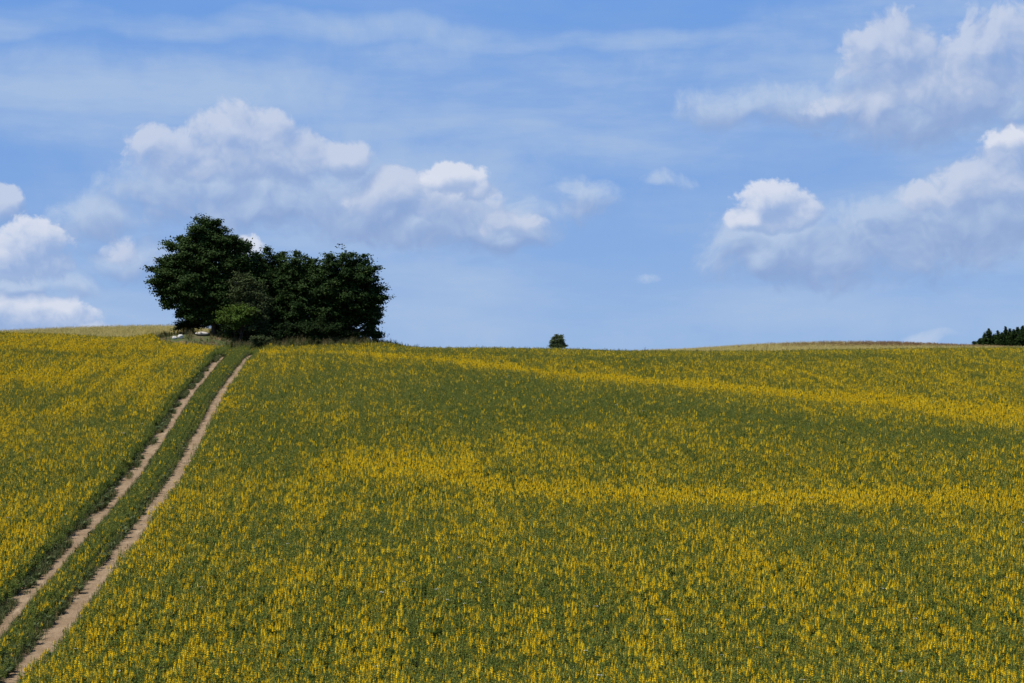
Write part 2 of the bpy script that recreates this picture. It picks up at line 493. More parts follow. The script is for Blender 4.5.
def bloom(x, y):
    v = np.full(x.shape, .61)
    s = x - xt(y)
    # left of the track: well in flower
    v = np.where(s < 0, .78, v)
    v = patch(v, x, y, 60, 470, 120, 40, .5); v = patch(v, x, y, 90, 425, 60, 14, .35); v = patch(v, x, y, 30, 400, 60, 12, .42)
    v = stroke(v, x, y, [(0, 377), (70, 376), (130, 366), (185, 352)], 2.6, .95)
    v = stroke(v, x, y, [(0, 343), (90, 347), (170, 349), (205, 350)], 4, .85)
    v = stroke(v, x, y, [(0, 351), (60, 354), (110, 357)], 1.3, .35, .8)
    v = patch(v, x, y, 40, 535, 80, 40, .78)
    # right of the track, upper slope
    v = patch(v, x, y, 300, 395, 110, 24, .24); v = patch(v, x, y, 270, 450, 60, 30, .30)
    v = patch(v, x, y, 560, 405, 190, 20, .22); v = patch(v, x, y, 480, 390, 90, 14, .12)
    v = patch(v, x, y, 640, 447, 90, 18, .44); v = patch(v, x, y, 800, 450, 160, 24, .44); v = patch(v, x, y, 410, 425, 60, 18, .30)
    v = stroke(v, x, y, [(520, 392), (600, 399), (740, 414), (830, 425), (900, 432), (1015, 438)], 3.6, .20)
    v = stroke(v, x, y, [(560, 430), (640, 425), (700, 428)], 2.0, .55, .7)
    v = patch(v, x, y, 335, 420, 26, 8, .6); v = patch(v, x, y, 225, 402, 18, 10, .8); v = patch(v, x, y, 340, 398, 22, 8, .5)
    v = patch(v, x, y, 780, 365, 200, 8, .55); v = patch(v, x, y, 930, 375, 120, 20, .62)
    v = stroke(v, x, y, [(330, 356), (420, 352), (560, 358), (640, 362), (760, 358), (880, 358)], 2.6, .20, .9)
    v = stroke(v, x, y, [(330, 366), (400, 368), (470, 374)], 2.4, .22, .8)
    v = stroke(v, x, y, [(240, 352), (330, 353), (430, 359), (500, 367), (560, 375), (640, 381), (740, 390), (830, 398), (900, 403), (960, 408), (1022, 411)], 2.3, 1.0)
    v = stroke(v, x, y, [(880, 400), (960, 413), (1022, 416)], 3.6, .97)
    v = stroke(v, x, y, [(750, 364), (800, 373), (850, 385), (900, 398)], 1.5, .9, .9)
    v = stroke(v, x, y, [(700, 354), (850, 352), (1020, 351)], 2.2, .8, .8)
    # middle band
    v = stroke(v, x, y, [(330, 460), (400, 468), (470, 482), (550, 491), (640, 496), (760, 498), (900, 498), (1020, 500)], 1.15, 1.2)
    v = patch(v, x, y, 430, 468, 60, 14, .85); v = patch(v, x, y, 345, 458, 50, 9, .6); v = patch(v, x, y, 560, 470, 60, 10, .62)
    # lower slope
    v = patch(v, x, y, 700, 518, 300, 7, .42, .8); v = patch(v, x, y, 330, 540, 100, 16, .34)
    v = patch(v, x, y, 470, 588, 80, 14, .36); v = patch(v, x, y, 880, 545, 90, 14, .40); v = patch(v, x, y, 230, 520, 60, 16, .42)
    v = patch(v, x, y, 700, 640, 260, 30, .62, .6); v = patch(v, x, y, 320, 600, 120, 20, .58, .6); v = patch(v, x, y, 590, 545, 120, 12, .58, .6)
    # uneven stand: clumps, and streaks along the drill rows
    v = v + ((fbm(x * .5, y * .5, 4) - .5) * .48 + (fbm(s * 1.6, y * .09 + 40, 3) - .5) * .65 + (fbm(x * 1.7, y * 1.3 + 9, 2) - .5) * .35) * (.3 + .7 * np.clip(v, 0, 1))
    # the fullest flowering strips stay solid
    v = stroke(v, x, y, [(360, 464), (420, 470), (470, 482), (550, 491), (640, 496), (760, 498), (900, 498), (1020, 500)], 1.1, 1.3, .85)
    v = stroke(v, x, y, [(430, 359), (500, 367), (560, 375), (640, 381), (740, 390), (830, 398), (900, 403), (960, 408), (1022, 411)], 1.5, 1.3, .85)
    v = stroke(v, x, y, [(880, 401), (960, 412), (1022, 415)], 3.0, 1.2, .8)
    v = stroke(v, x, y, [(0, 377), (70, 376), (130, 366), (185, 352)], 1.8, 1.2, .7)
    return v

# ---- plant the crop in drill rows parallel to the track
def plant_rows(y0, y1, row, step):
    pts = []
    ys = np.arange(y0, y1, step)
    kmax = int(75 / row)
    ks = np.arange(-kmax, int(130 / row))
    Yg, Kg = np.meshgrid(ys, ks)
    x = xt(Yg) + Kg * row + rng.normal(size=Yg.shape) * .024
    y = Yg + rng.uniform(-.5, .5, Yg.shape) * step * 1.6
    x = x.ravel(); y = y.ravel(); kk = Kg.ravel()
    keep = np.abs(x) < (.301 * 1.16 * y + 2.5)
    return x[keep], y[keep], kk[keep]

px_, py_, row_ = plant_rows(31, 142, .178, .068)
s_ = px_ - xt(py_)
gw = .5 * (xr(py_) - xl(py_))
intrack = (py_ < YR1)
dR = px_ - xr(py_); dL = px_ - xl(py_)
edge = .07 * rng.normal(size=len(px_)) + .42 * (fbm(px_ * .9, py_ * .55, 3) - .5)
keep = ~((np.abs(dR) < .35 + edge * 1.0) & (py_ < YR1)) & ~((np.abs(dL - .04) < .39 + edge * .6) & (py_ < YL1))
# trees' bank and the grass round it carry no crop
ex = (px_ + 17.7) / 9.0; ey = (py_ - (TREE_D + 1.0)) / np.where(px_ > -20.5, 5.2, 7.2)
keep &= (np.abs(ex)**2.6 + ey**2) > 1
middle = (dR < 0) & (dL > 0)
rv0 = fbm(row_ * 7.31 + 3, py_ * .05, 2) - .5
bare = fbm(px_ * .35 + 70, py_ * .3, 3) + .5 * fbm(s_ * 3.2, py_ * .12, 2)
keep &= rng.random(len(px_)) > np.minimum(sstep(.98, 1.16, bare) * .35 + .4 * sstep(.1, .3, -rv0), .5)
b = bloom(px_, py_)
# each drill row has its own vigour, drifting slowly along the row
rv = fbm(row_ * 7.31 + 3, py_ * .05, 2) - .5
b = b * (1 + .9 * rv)
b = np.where(middle, .16 + .16 * sstep(66, 50, py_) + .35 * (fbm(px_, py_ * .4, 2) - .4), b)
b = np.where((dL < 0) & (dL > -1.25), b * sstep(-.25, -.8, dL) * .95, b)
b = np.where((dR > 0) & (dR < .5), b * .8, b)
# head of the track is green
b = np.where((np.abs(s_) < 1.5) & (py_ > 106), .06, b)
b = np.clip(b, 0, 1); b = .008 + .97 * b**1.35
fl = rng.random(len(px_)) < b
x, y, b, fl, mid_, dR2, dL2 = [a[keep] for a in (px_, py_, b, fl, middle, dR, dL)]
NF, NH, NG_ = 8, 4, 5
protos = [crop_plant(100 + i, (2, 1, 3, 2, 2, 3, 1, 4)[i], .46 + .03 * (i % 3)) for i in range(NF)] + \
         [crop_plant(150 + i, -1, .46 + .03 * (i % 3)) for i in range(NH)] + \
         [crop_plant(200 + i, 0, .42 + .03 * (i % 3)) for i in range(NG_)] + [crop_plant(250, 0, .62, True)]
fad = rng.random(len(x)) < .10 + 1.1 * b
pid = np.where(fl, rng.integers(0, NF, len(x)), np.where(fad, NF + rng.integers(0, NH, len(x)), NF + NH + rng.integers(0, NG_, len(x))))
pid = np.where(rng.random(len(x)) < .0015, NF + NH + NG_, pid)
scl = .74 * np.clip(rng.normal(1.0, .15, len(x)), .6, 1.5) * (.92 + .22 * fbm(x * .25, y * .25 + 3, 3))
scl = np.where(mid_, scl * .72, scl)
scl = np.where((np.abs(dR2) < .55) | (np.abs(dL2) < .5), scl * .8, scl)
rot = np.stack([rng.normal(size=len(x)) * .08, rng.normal(size=len(x)) * .08, rng.uniform(0, 6.28, len(x))], 1)
scatter('yellow_lupins', protos, np.stack([x, y, height(x, y) - .01], 1), pid, rot, scl,
        'dense crop of yellow flowering lupins in drill rows over the hillside', 'flowers')
print('crop plants', len(x))

# ---- short grass on the verges and crown of the track
n = 36000
y = rng.uniform(31, YR1 + 6, n); side = rng.random(n)
c = np.where(side < .5, xl(y), np.where(side < .78, xt(y), xr(y)))
x = c + rng.normal(size=n) * np.where(side < .5, .42, .45)
dRr = np.abs(x - xr(y)); dLl = np.abs(x - xl(y))
grassy = fbm(x * 1.1 + 3, y * .55, 3) + .30 * sstep(62, 44, y)
k = ((dRr > .27) | (y > YR1)) & ((x - xl(y) > .34) | ((x - xl(y) < -.06) & (grassy > .54)) | (x - xl(y) < -.32) | (y > YL1))
x, y = x[k], y[k]
gp = [grass_tuft(300 + i, .24, [M['grass']], 16, .10) for i in range(3)] + [grass_tuft(310 + i, .22, [M['dry_grass']], 12, .10) for i in range(2)] + [leafy_weed(320 + i, .2, [M['grass']], 40, .08) for i in range(2)]
pid = rng.choice(7, len(x), p=[.27, .23, .18, .12, .10, .06, .04])
scatter('track_grass', gp, np.stack([x, y, height(x, y)], 1), pid,
        np.stack([rng.normal(size=len(x)) * .1, rng.normal(size=len(x)) * .1, rng.uniform(0, 6.28, len(x))], 1),
        rng.uniform(.5, 1.15, len(x)), 'short olive grass growing along the edges of the wheel ruts', 'grass')

# ---- weeds and long grass on the bank under the trees
n = 7500
x = rng.uniform(-29.5, -5.5, n); y = TREE_D + 1 + rng.uniform(-7.6, 4.5, n)
ex = (x + 17.7) / 9.2; ey = (y - (TREE_D + .9)) / np.where(x > -20.5, 5.4, 7.4)
k = (np.abs(ex)**2.6 + ey**2) < 1.0
ppx = 512 + x * F / y
k &= ~((np.abs(ppx - 177.5) < 7.5) & (y < TREE_D)) & ~((np.abs(ppx - 202) < 8) & (y < TREE_D + 1.6) & (y > TREE_D - 2))
x, y = x[k], y[k]
wp = [grass_tuft(400, .75, [M['olive_weed'], M['dry_grass']], 26, .22, True), grass_tuft(401, .6, [M['olive_weed']], 26, .2),
      grass_tuft(402, .7, [M['dry_grass']], 22, .2, True), leafy_weed(403, .7, [M['olive_weed']], 70), leafy_weed(404, .55, [M['grass']], 70),
      leafy_weed(405, .8, [M['shrub_dark']], 80, .3)]
dry = fbm(x * .45 + 2, y * .45, 3)
pid = rng.choice(6, len(x), p=[.28, .2, .1, .18, .14, .10])
brown = (x > -24.6) & (x < -21.2) & (rng.random(len(x)) < .55)
pid = np.where(brown, 2, pid)
scatter('bank_weeds', wp, np.stack([x, y, height(x, y)], 1), pid,
        np.stack([rng.normal(size=len(x)) * .1, rng.normal(size=len(x)) * .1, rng.uniform(0, 6.28, len(x))], 1),
        rng.uniform(.5, 1.1, len(x)) * (.6 + .7 * dry) * np.where((x < -20.5) & (y < TREE_D + .5), .42, .85), 'rough olive and straw weeds on the bank under the trees', 'weeds')

# ---- pale corn beyond, left
n = 36000
x = rng.uniform(-92, -8, n); y = rng.uniform(150, 262, n)
k = np.abs(x) < .40 * y; x, y = x[k], y[k]
cp = [grass_tuft(500 + i, .62, [M['corn']], 22, .3, True) for i in range(3)] + [grass_tuft(510, .6, [M['olive_weed'], M['corn']], 20, .3, True)]
pid = rng.choice(4, len(x), p=[.3, .3, .3, .1])
scatter('pale_corn', cp, np.stack([x, y, height(x, y)], 1), pid,
        np.stack([rng.normal(size=len(x)) * .08, rng.normal(size=len(x)) * .08, rng.uniform(0, 6.28, len(x))], 1),
        rng.uniform(.8, 1.3, len(x)), 'pale ripening corn field behind the crest, left of the trees', 'corn')

# ---- far swell on the right: pale grass with a russet strip
n = 30000
x = rng.uniform(22, 118, n); y = rng.uniform(235, 350, n)
cp = [grass_tuft(520 + i, .6, [M['corn']], 22, .4, True) for i in range(2)] + [grass_tuft(530, .7, [M['olive_weed'], M['corn']], 22, .4, True)] + \
     [leafy_weed(540 + i, .8, [M['russet']], 60, .35) for i in range(2)]
rus = np.exp(-((x - 64) / 15)**2) * sstep(262, 270, y) * (1 - sstep(288, 296, y)) * 1.2 * (.4 + 1.1 * fbm(x * .1, y * .1, 3))
pid = np.where(rng.random(len(x)) < rus, 3 + rng.integers(0, 2, len(x)), rng.choice(3, len(x), p=[.48, .44, .08]))
scatter('distant_grass', cp, np.stack([x, y, height(x, y)], 1), pid,
        np.stack([rng.normal(size=len(x)) * .08, rng.normal(size=len(x)) * .08, rng.uniform(0, 6.28, len(x))], 1),
        rng.uniform(.7, 1.3, len(x)), 'pale grass with a russet strip on the low rise beyond the field, right', 'grass')

# ------------------------------------------------------------------ trees
def tube(path, rad, sides=7):
    path = np.asarray(path, float); n = len(path)
    V = []; 
    for i in range(n):
        d = path[min(i + 1, n - 1)] - path[max(i - 1, 0)]; d = d / (np.linalg.norm(d) + 1e-9)
        a = np.cross(d, [.31, .95, .1]); a /= np.linalg.norm(a) + 1e-9; b2 = np.cross(d, a)
        for k in range(sides):
            t = 2 * math.pi * k / sides
            V.append(path[i] + (a * math.cos(t) + b2 * math.sin(t)) * rad[i])
    f = []
    for i in range(n - 1):
        for k in range(sides):
            f.append([i * sides + k, i * sides + (k + 1) % sides, (i + 1) * sides + (k + 1) % sides, (i + 1) * sides + k])
    return np.array(V), np.array(f)

def bend(a, b2, r, n=6, sag=.12):
    a = np.asarray(a, float); b2 = np.asarray(b2, float)
    L = np.linalg.norm(b2 - a); t = np.linspace(0, 1, n)[:, None]
    p = a * (1 - t) + b2 * t
    w = np.cumsum(r.normal(size=(n, 3)), 0) * L * .035; w -= t * w[-1]; w[0] = 0
    p = p + w; p[:, 2] += np.sin(t[:, 0] * math.pi) * L * sag
    return p

def leaves(cent, nrm, size, r, droop=.0, aspect=.55):
    """one rhombic, slightly folded leaf per centre"""
    n = len(cent)
    d = r.normal(size=(n, 3)); d[:, 2] = d[:, 2] * .5 - droop
    d -= nrm * np.sum(d * nrm, 1)[:, None]
    d /= np.linalg.norm(d, axis=1)[:, None] + 1e-9
    s = np.cross(d, nrm)
    L = size[:, None] * d * .5; W = size[:, None] * s * .5 * aspect
    fold = nrm * size[:, None] * r.uniform(.02, .16, (n, 1))
    v = np.stack([cent - L, cent + W + fold, cent + L, cent - W + fold], 1).reshape(-1, 3)
    return v, np.arange(4 * n).reshape(n, 4)

def crown_mesh(name, lobes, mats, r, leaf=.19, dens=1.0, spray=.40, flat=.45, per=30, inner=.35, ragged=.12, tufts=.9):
    """lobes: (centre, radii) in local metres; sprays of leaves spread through the outer part of every lobe"""
    Cn, Nn, Sz = [], [], []
    for c, rad in lobes:
        c = np.asarray(c); rad = np.asarray(rad)
        area = 4 * math.pi * ((rad[0] * rad[1])**1.6 / 3 + (rad[0] * rad[2])**1.6 / 3 + (rad[1] * rad[2])**1.6 / 3)**(1 / 1.6)
        n = max(6, int(area / spray**2 * 1.5 * dens))
        u = r.normal(size=(n, 3)); u /= np.linalg.norm(u, axis=1)[:, None]
        # uneven surface: low-frequency lumps plus stragglers poking out
        lump = 1 + .13 * np.sin(u[:, 0] * 5 + c[0] * 3) * np.sin(u[:, 2] * 6 + c[2] * 2) + .08 * np.sin(u[:, 1] * 9 + c[1])
        q = np.where(r.random(n) < inner, r.uniform(.35, .8, n), r.uniform(.74, .96, n) + np.abs(r.normal(size=n)) * ragged * (r.random(n) < .35))
        p = c + u * rad * (q * lump)[:, None]
        # tufts: leafy branch ends that stick out of the lobe and break its outline
        nt_ = max(3, int(area * tufts))
        ut = r.normal(size=(nt_, 3)); ut /= np.linalg.norm(ut, axis=1)[:, None]
        for q_ in ut:
            L = float(rad.mean()) * r.uniform(.16, .34); m_ = int(7 * dens + 2)
            ax_ = q_ * np.array([1, 1, .5]) + np.array([0, 0, .12]); ax_ /= np.linalg.norm(ax_)
            st_ = c + q_ * rad * r.uniform(.82, .98)
            tt = r.uniform(0, 1, m_)[:, None]
            p = np.concatenate([p, st_ + ax_ * tt * L * 1.5 + r.normal(size=(m_, 3)) * L * .20 * (1.1 - tt)])
            u = np.concatenate([u, np.repeat(q_[None], m_, 0)])
        # gaps: drop some whole sprays where a noise is low
        g = np.sin(p[:, 0] * 2.3 + 1) * np.sin(p[:, 2] * 2.6 + p[:, 0] * .7) * np.sin(p[:, 1] * 2.1)
        ok = g > -.45
        p = p[ok]; u = u[ok]
        for i in range(len(p)):
            k = int(per * r.uniform(.5, 1.3))
            sz = spray * r.uniform(.6, 1.25)
            ax = u[i] * np.array([1, 1, .35]); ax /= np.linalg.norm(ax) + 1e-9
            e = r.normal(size=(k, 3)) * .5
            # a spray is a flattened tuft, longer along its twig
            off = e * np.array([1, 1, flat]) * sz + ax * (r.uniform(-.6, .7, k) * sz)[:, None]
            nn = np.array([0, 0, .55]) + u[i] * .45 + r.normal(size=(k, 3)) * .6
            nn /= np.linalg.norm(nn, axis=1)[:, None]
            Cn.append(p[i] + off); Nn.append(nn); Sz.append(leaf * r.uniform(.65, 1.3, k))
    Cn = np.concatenate(Cn); Nn = np.concatenate(Nn); Sz = np.concatenate(Sz)
    v, f = leaves(Cn, Nn, Sz, r, droop=.25)
    return mesh_np(name, v, f, mats)

def px_lobes(D, base, spec, dy=0.0, depth=.9):
    """spec rows (px, py, rx, ry[, depth offset]) read off the photo, turned into metres at distance D"""
    out = []
    for row in spec:
        px, py, rx, ry = row[:4]; dd = row[4] if len(row) > 4 else 0.0
        p = at(px, py, D + dd) - base
        k = (D + dd) / F
        out.append((p, (rx * k, .5 * (rx + ry) * k * depth, ry * k)))
    return out

def tree(name, label, cat, basepx, D, spec, leafmat, seed, trunk_r=.22, group=None, stems=1, leaf=.19, dens=1.0, **kw):
    r = np.random.default_rng(seed)
    bx = (basepx - 512) / F * D
    base = np.array([bx, D, float(height(bx, D)) - .05])
    lobes = px_lobes(D, base, spec)
    t = empty(name, base); tag(t, label, cat, group)
    V, Fc, nv = [], [], 0
    def add(path, rad):
        nonlocal nv
        v, f = tube(path, rad); V.append(v); Fc.append(f + nv); nv += len(v)
    order = sorted(lobes, key=lambda l: -l[0][2])
    top = order[0][0]
    mainp = bend((0, 0, 0), top * np.array([.8, .8, .92]), r, 10, 0)
    add(mainp, np.linspace(trunk_r, trunk_r * .18, 10) * (1 + .35 * np.exp(-np.linspace(0, 10, 10))))
    for s2 in range(stems - 1):
        a = r.uniform(0, 6.28); q = order[(s2 + 1) % len(order)][0]
        add(bend((math.cos(a) * trunk_r * 1.3, math.sin(a) * trunk_r * 1.3, 0), q, r, 8, .03), np.linspace(trunk_r * .7, trunk_r * .12, 8))
    for c, rad in lobes:
        i = int(np.clip(len(mainp) * min(.85, max(.12, c[2] / (top[2] + 1e-6) * .6)), 1, len(mainp) - 2))
        st = mainp[i]
        rr = trunk_r * (1 - i / len(mainp)) * .6 + .02
        lim = bend(st, c, r, 7, .08); add(lim, np.linspace(rr, rr * .3, 7))
        for k in range(7):
            u = r.normal(size=3); u[2] = abs(u[2]) * .6 + .05; u /= np.linalg.norm(u)
            j = r.integers(2, 7)
            e = c + u * np.asarray(rad) * r.uniform(.7, 1.0)
            add(bend(lim[j], e, r, 5, .05), np.linspace(rr * .3, .008, 5))
    link('trunk', mesh_np('trunk', np.concatenate(V), np.concatenate(Fc), [M['bark']], smooth=True), t)
    link('crown', crown_mesh('crown', lobes, [leafmat], r, leaf=leaf, dens=dens, **kw), t)
    return t

TG = 'trees in the clump at the head of the track'
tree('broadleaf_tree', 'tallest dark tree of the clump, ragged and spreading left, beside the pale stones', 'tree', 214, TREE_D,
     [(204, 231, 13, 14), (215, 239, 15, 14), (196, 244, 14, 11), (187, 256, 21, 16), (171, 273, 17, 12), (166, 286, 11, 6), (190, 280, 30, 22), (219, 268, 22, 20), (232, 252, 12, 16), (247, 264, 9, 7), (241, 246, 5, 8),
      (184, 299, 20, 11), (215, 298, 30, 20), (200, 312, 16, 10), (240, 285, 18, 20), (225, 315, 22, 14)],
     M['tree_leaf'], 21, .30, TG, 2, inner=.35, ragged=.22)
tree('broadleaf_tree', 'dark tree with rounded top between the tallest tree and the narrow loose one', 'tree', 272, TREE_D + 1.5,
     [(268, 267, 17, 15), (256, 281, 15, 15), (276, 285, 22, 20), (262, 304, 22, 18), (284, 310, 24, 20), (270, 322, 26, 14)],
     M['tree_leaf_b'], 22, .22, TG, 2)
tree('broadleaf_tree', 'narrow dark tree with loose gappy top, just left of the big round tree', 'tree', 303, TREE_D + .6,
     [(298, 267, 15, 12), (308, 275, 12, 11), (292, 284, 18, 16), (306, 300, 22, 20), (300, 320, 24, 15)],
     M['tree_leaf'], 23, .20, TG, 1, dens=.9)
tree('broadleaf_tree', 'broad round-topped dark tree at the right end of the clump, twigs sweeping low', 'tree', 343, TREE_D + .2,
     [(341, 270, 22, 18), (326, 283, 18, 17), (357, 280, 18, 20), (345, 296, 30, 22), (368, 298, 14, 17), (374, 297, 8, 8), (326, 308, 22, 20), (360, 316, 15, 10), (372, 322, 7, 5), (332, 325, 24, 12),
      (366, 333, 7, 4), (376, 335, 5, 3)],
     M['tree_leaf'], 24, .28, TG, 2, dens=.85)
SG = 'shrubs at the foot of the tree clump'
tree('shrub', 'grey-green loose shrub standing against the dark trees above the light green bush', 'shrub', 251, TREE_D - 2.0,
     [(243, 284, 10, 11), (254, 292, 11, 11), (247, 302, 12, 10), (262, 303, 9, 9), (250, 318, 16, 13), (256, 329, 14, 8)], M['shrub_grey'], 31, .09, SG, 3, leaf=.13, dens=.7, spray=.36)
tree('shrub', 'light green sunlit bush at the foot of the trees, brightest foliage in the clump', 'shrub', 237, TREE_D - 2.9,
     [(232, 314, 9, 7), (242, 312, 9, 7), (238, 320, 12, 6), (228, 321, 6, 5), (249, 316, 6, 5)], M['shrub_light'], 32, .07, SG, 3, leaf=.14, spray=.34)
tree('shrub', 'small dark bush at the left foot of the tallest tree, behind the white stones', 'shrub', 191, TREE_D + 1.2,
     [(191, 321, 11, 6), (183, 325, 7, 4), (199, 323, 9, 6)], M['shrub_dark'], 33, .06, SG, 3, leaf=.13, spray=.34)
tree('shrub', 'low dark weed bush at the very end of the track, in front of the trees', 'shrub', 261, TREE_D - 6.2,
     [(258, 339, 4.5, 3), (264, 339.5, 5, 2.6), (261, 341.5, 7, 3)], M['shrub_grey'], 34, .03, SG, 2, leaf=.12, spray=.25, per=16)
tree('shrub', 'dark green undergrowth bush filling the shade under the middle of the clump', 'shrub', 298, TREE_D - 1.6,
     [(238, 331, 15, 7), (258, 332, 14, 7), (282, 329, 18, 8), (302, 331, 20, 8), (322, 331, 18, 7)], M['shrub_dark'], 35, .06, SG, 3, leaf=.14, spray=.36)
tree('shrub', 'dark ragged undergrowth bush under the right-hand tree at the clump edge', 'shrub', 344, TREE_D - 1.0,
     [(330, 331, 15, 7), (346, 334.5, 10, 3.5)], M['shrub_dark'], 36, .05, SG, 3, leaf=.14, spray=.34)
tree('small_tree', 'lone small rounded tree on the skyline right of the clump', 'tree', 557, 420,
     [(553.4, 343, 2.4, 4.4), (559.3, 340.8, 2.9, 5.0), (562.4, 345.2, 2.0, 3), (556.5, 346.5, 4.6, 3.6)], M['far_leaf'], 37, .12, None, 2, leaf=.30, spray=.5, dens=2.2, per=22)

# ---- far wood on the right: each conifer its own tree
def conifer(px, toppy, D, w, seed, label):
    r = np.random.default_rng(seed)
    bx = (px - 512) / F * D
    base = np.array([bx, D, float(height(bx, D)) - .1])
    H = at(px, toppy, D)[2] - base[2]
    t = empty('conifer', base); tag(t, label, 'conifer', 'conifers of the far wood')
    p = bend((0, 0, 0), (r.normal() * .15, r.normal() * .15, H), r, 8, 0)
    v, f = tube(p, np.linspace(.2, .02, 8), 6); link('trunk', mesh_np('trunk', v, f, [M['bark']], smooth=True), t)
    Cn, Nn, Sz = [], [], []
    nl = int(H / .55)
    for i in range(nl):
        z = H * (.06 + .94 * i / nl); R0 = 1.35 * w * (1 - (z / H)**1.7) * r.uniform(.75, 1.2) + .12
        nb = int(8 + R0 * 8)
        for b_ in range(nb):
            a = r.uniform(0, 6.28); L = R0 * r.uniform(.6, 1.15)
            k = int(6 + L * 12); q = r.uniform(.15, 1, k) * L
            c = np.stack([np.cos(a) * q, np.sin(a) * q, z + q * .18 + r.normal(size=k) * .14], 1) + r.normal(size=(k, 3)) * .12
            n_ = np.array([0, 0, 1.0]) + r.normal(size=(k, 3)) * .6
            Cn.append(c); Nn.append(n_ / np.linalg.norm(n_, axis=1)[:, None]); Sz.append(r.uniform(.3, .6, k))
    v, f = leaves(np.concatenate(Cn), np.concatenate(Nn), np.concatenate(Sz), r, aspect=.5)
    link('crown', mesh_np('crown', v, f, [M['needle']]), t)
far = [(980, 338, 2.2, 600, 'lowest bushy conifer at the left edge of the far wood'),
       (985, 333, 2.3, 606, 'short conifer second from the left edge of the far wood'),
       (989, 328, 2.4, 598, 'pointed conifer with the first tall tip in the far wood, seen from the left'),
       (994, 334, 2.6, 612, 'low conifer filling the dip left of the double-tipped one in the far wood'),
       (998, 330, 2.4, 604, 'conifer in the middle of the far wood, its round crown left of the gap'),
       (1002, 332, 2.3, 596, 'conifer just left of the notch in the top of the far wood'),
       (1006, 326, 2.1, 603, 'slim tall conifer right of the notch in the far wood, thin spire'),
       (1010, 328, 2.6, 610, 'dense conifer behind the slim spire of the far wood'),
       (1014, 329, 2.6, 600, 'broad conifer right of the slim spire in the far wood'),
       (1018, 326.5, 2.4, 607, 'tall conifer second from the right border of the far wood'),
       (1023, 325.5, 2.6, 599, 'tallest conifer of the far wood at the right border'),
       ]
for i, (a, b2, w, D, lb) in enumerate(far): conifer(a, b2, D, w, 60 + i, lb)
tree('small_tree', 'tiny dark tree standing alone just left of the far conifer wood', 'tree', 974, 590,
     [(974, 343, 1.3, 1.5), (974.3, 346, 1.4, 1.5)], M['shrub_dark'], 80, .12, None, 1, leaf=.3, spray=.4, per=14)

# ---- stones on the bank
def stone(px, py, D, w, h, seed, mat, label, flat=.6):
    r = np.random.default_rng(seed)
    import bmesh
    bm = bmesh.new(); bmesh.ops.create_icosphere(bm, subdivisions=3, radius=1)
    k = D / F
    for v in bm.verts:
        c = np.array(v.co); q = 1.0
        for j in range(7):
            a = np.random.default_rng(seed * 31 + j).normal(size=3); a /= np.linalg.norm(a)
            dd = c @ a
            lim = .72 + .04 * j
            if dd > lim: c = c - a * (dd - lim) * .9
        c += .05 * np.sin(c[::-1] * 5 + seed)
        v.co = (c[0] * w * k * .5, c[1] * w * k * .5 * flat, c[2] * h * k * .5)
    me = bpy.data.meshes.new('stone'); bm.to_mesh(me); bm.free(); me.materials.append(mat)
    for p in me.polygons: p.use_smooth = True
    o = link('field_stone', me)
    d = ray(px, py + h * .5); d = d / d[1]                     # where the foot of the stone meets the bank
    Yb = np.arange(TREE_D - 6, TREE_D + 2.5, .05)
    gap = height(d[0] * Yb, Yb) - d[2] * Yb
    i = int(np.argmax(gap > 0)) if (gap > 0).any() else int(np.argmax(gap))
    o.location = (d[0] * Yb[i], Yb[i], float(height(d[0] * Yb[i], Yb[i])) + h * k * .5 - .05)
    print(label, round(Yb[i], 1), gap[i])
    tag(o, label, 'stone', 'field stones heaped on the bank')
stone(174.5, 337, TREE_D - 5.2, 5, 4, 3, M['stone'], 'small white stone, left one of the pair on the bank left of the trees')
stone(180.5, 336, TREE_D - 5.0, 6, 5, 5, M['stone'], 'larger white stone, right one of the pair on the bank left of the trees')
stone(202, 333.0, TREE_D - 4.4, 15, 4.5, 8, M['stone_b'], 'long flat pale slab of stone under the tallest tree')

# ---- a few tall weed stalks that break the skyline
def stalk(px, toppy, D, seed):
    r = np.random.default_rng(seed)
    bx = (px - 512) / F * D; gz = float(height(bx, D))
    H = at(px, toppy, D)[2] - gz
    pb = PB(); pb.stem((0, 0, 0), (r.normal() * .04, r.normal() * .04, H), .02, 0)
    for k in range(34):
        t = r.uniform(.35, 1); a = r.uniform(0, 6.28)
        pb.quad(leaflet(np.array([0, 0, H * t]), np.array([math.cos(a), math.sin(a), .9]), r.uniform(.05, .13) * (1.3 - .6 * t), .022, np.array([0, 0, 1.0])), 0)
    o = link('weed_stalk', pb.mesh('weed_stalk', [M['olive_weed']])); o.location = (bx, D, gz)
    tag(o, 'thin dark weed stalk poking above the flower field on the skyline', 'weed', 'weed stalks on the skyline')
for i, (a, b2) in enumerate([(605, 348), (619, 348.5), (645.5, 347.5), (655, 349.5), (669, 348.5), (681, 350), (697, 350), (711, 349.5), (754, 347), (767, 346.5), (783, 349)]):
    stalk(a, b2, 119.5 + (i % 3), 90 + i)

# ------------------------------------------------------------------ light
SUN_EL = R(56); SUN_AZ = R(-118)                 # azimuth from +Y (into the picture), negative = left
sd = Vector((math.sin(SUN_AZ) * math.cos(SUN_EL), math.cos(SUN_AZ) * math.cos(SUN_EL), math.sin(SUN_EL)))
sl = bpy.data.lights.new('sun', 'SUN'); sl.energy = 5.0; sl.angle = R(.53); sl.color = (1.0, .95, .87)
so = bpy.data.objects.new('sun', sl); C.objects.link(so)
so.rotation_euler = (-sd).to_track_quat('-Z', 'Y').to_euler(); so.location = (-60, 20, 90)

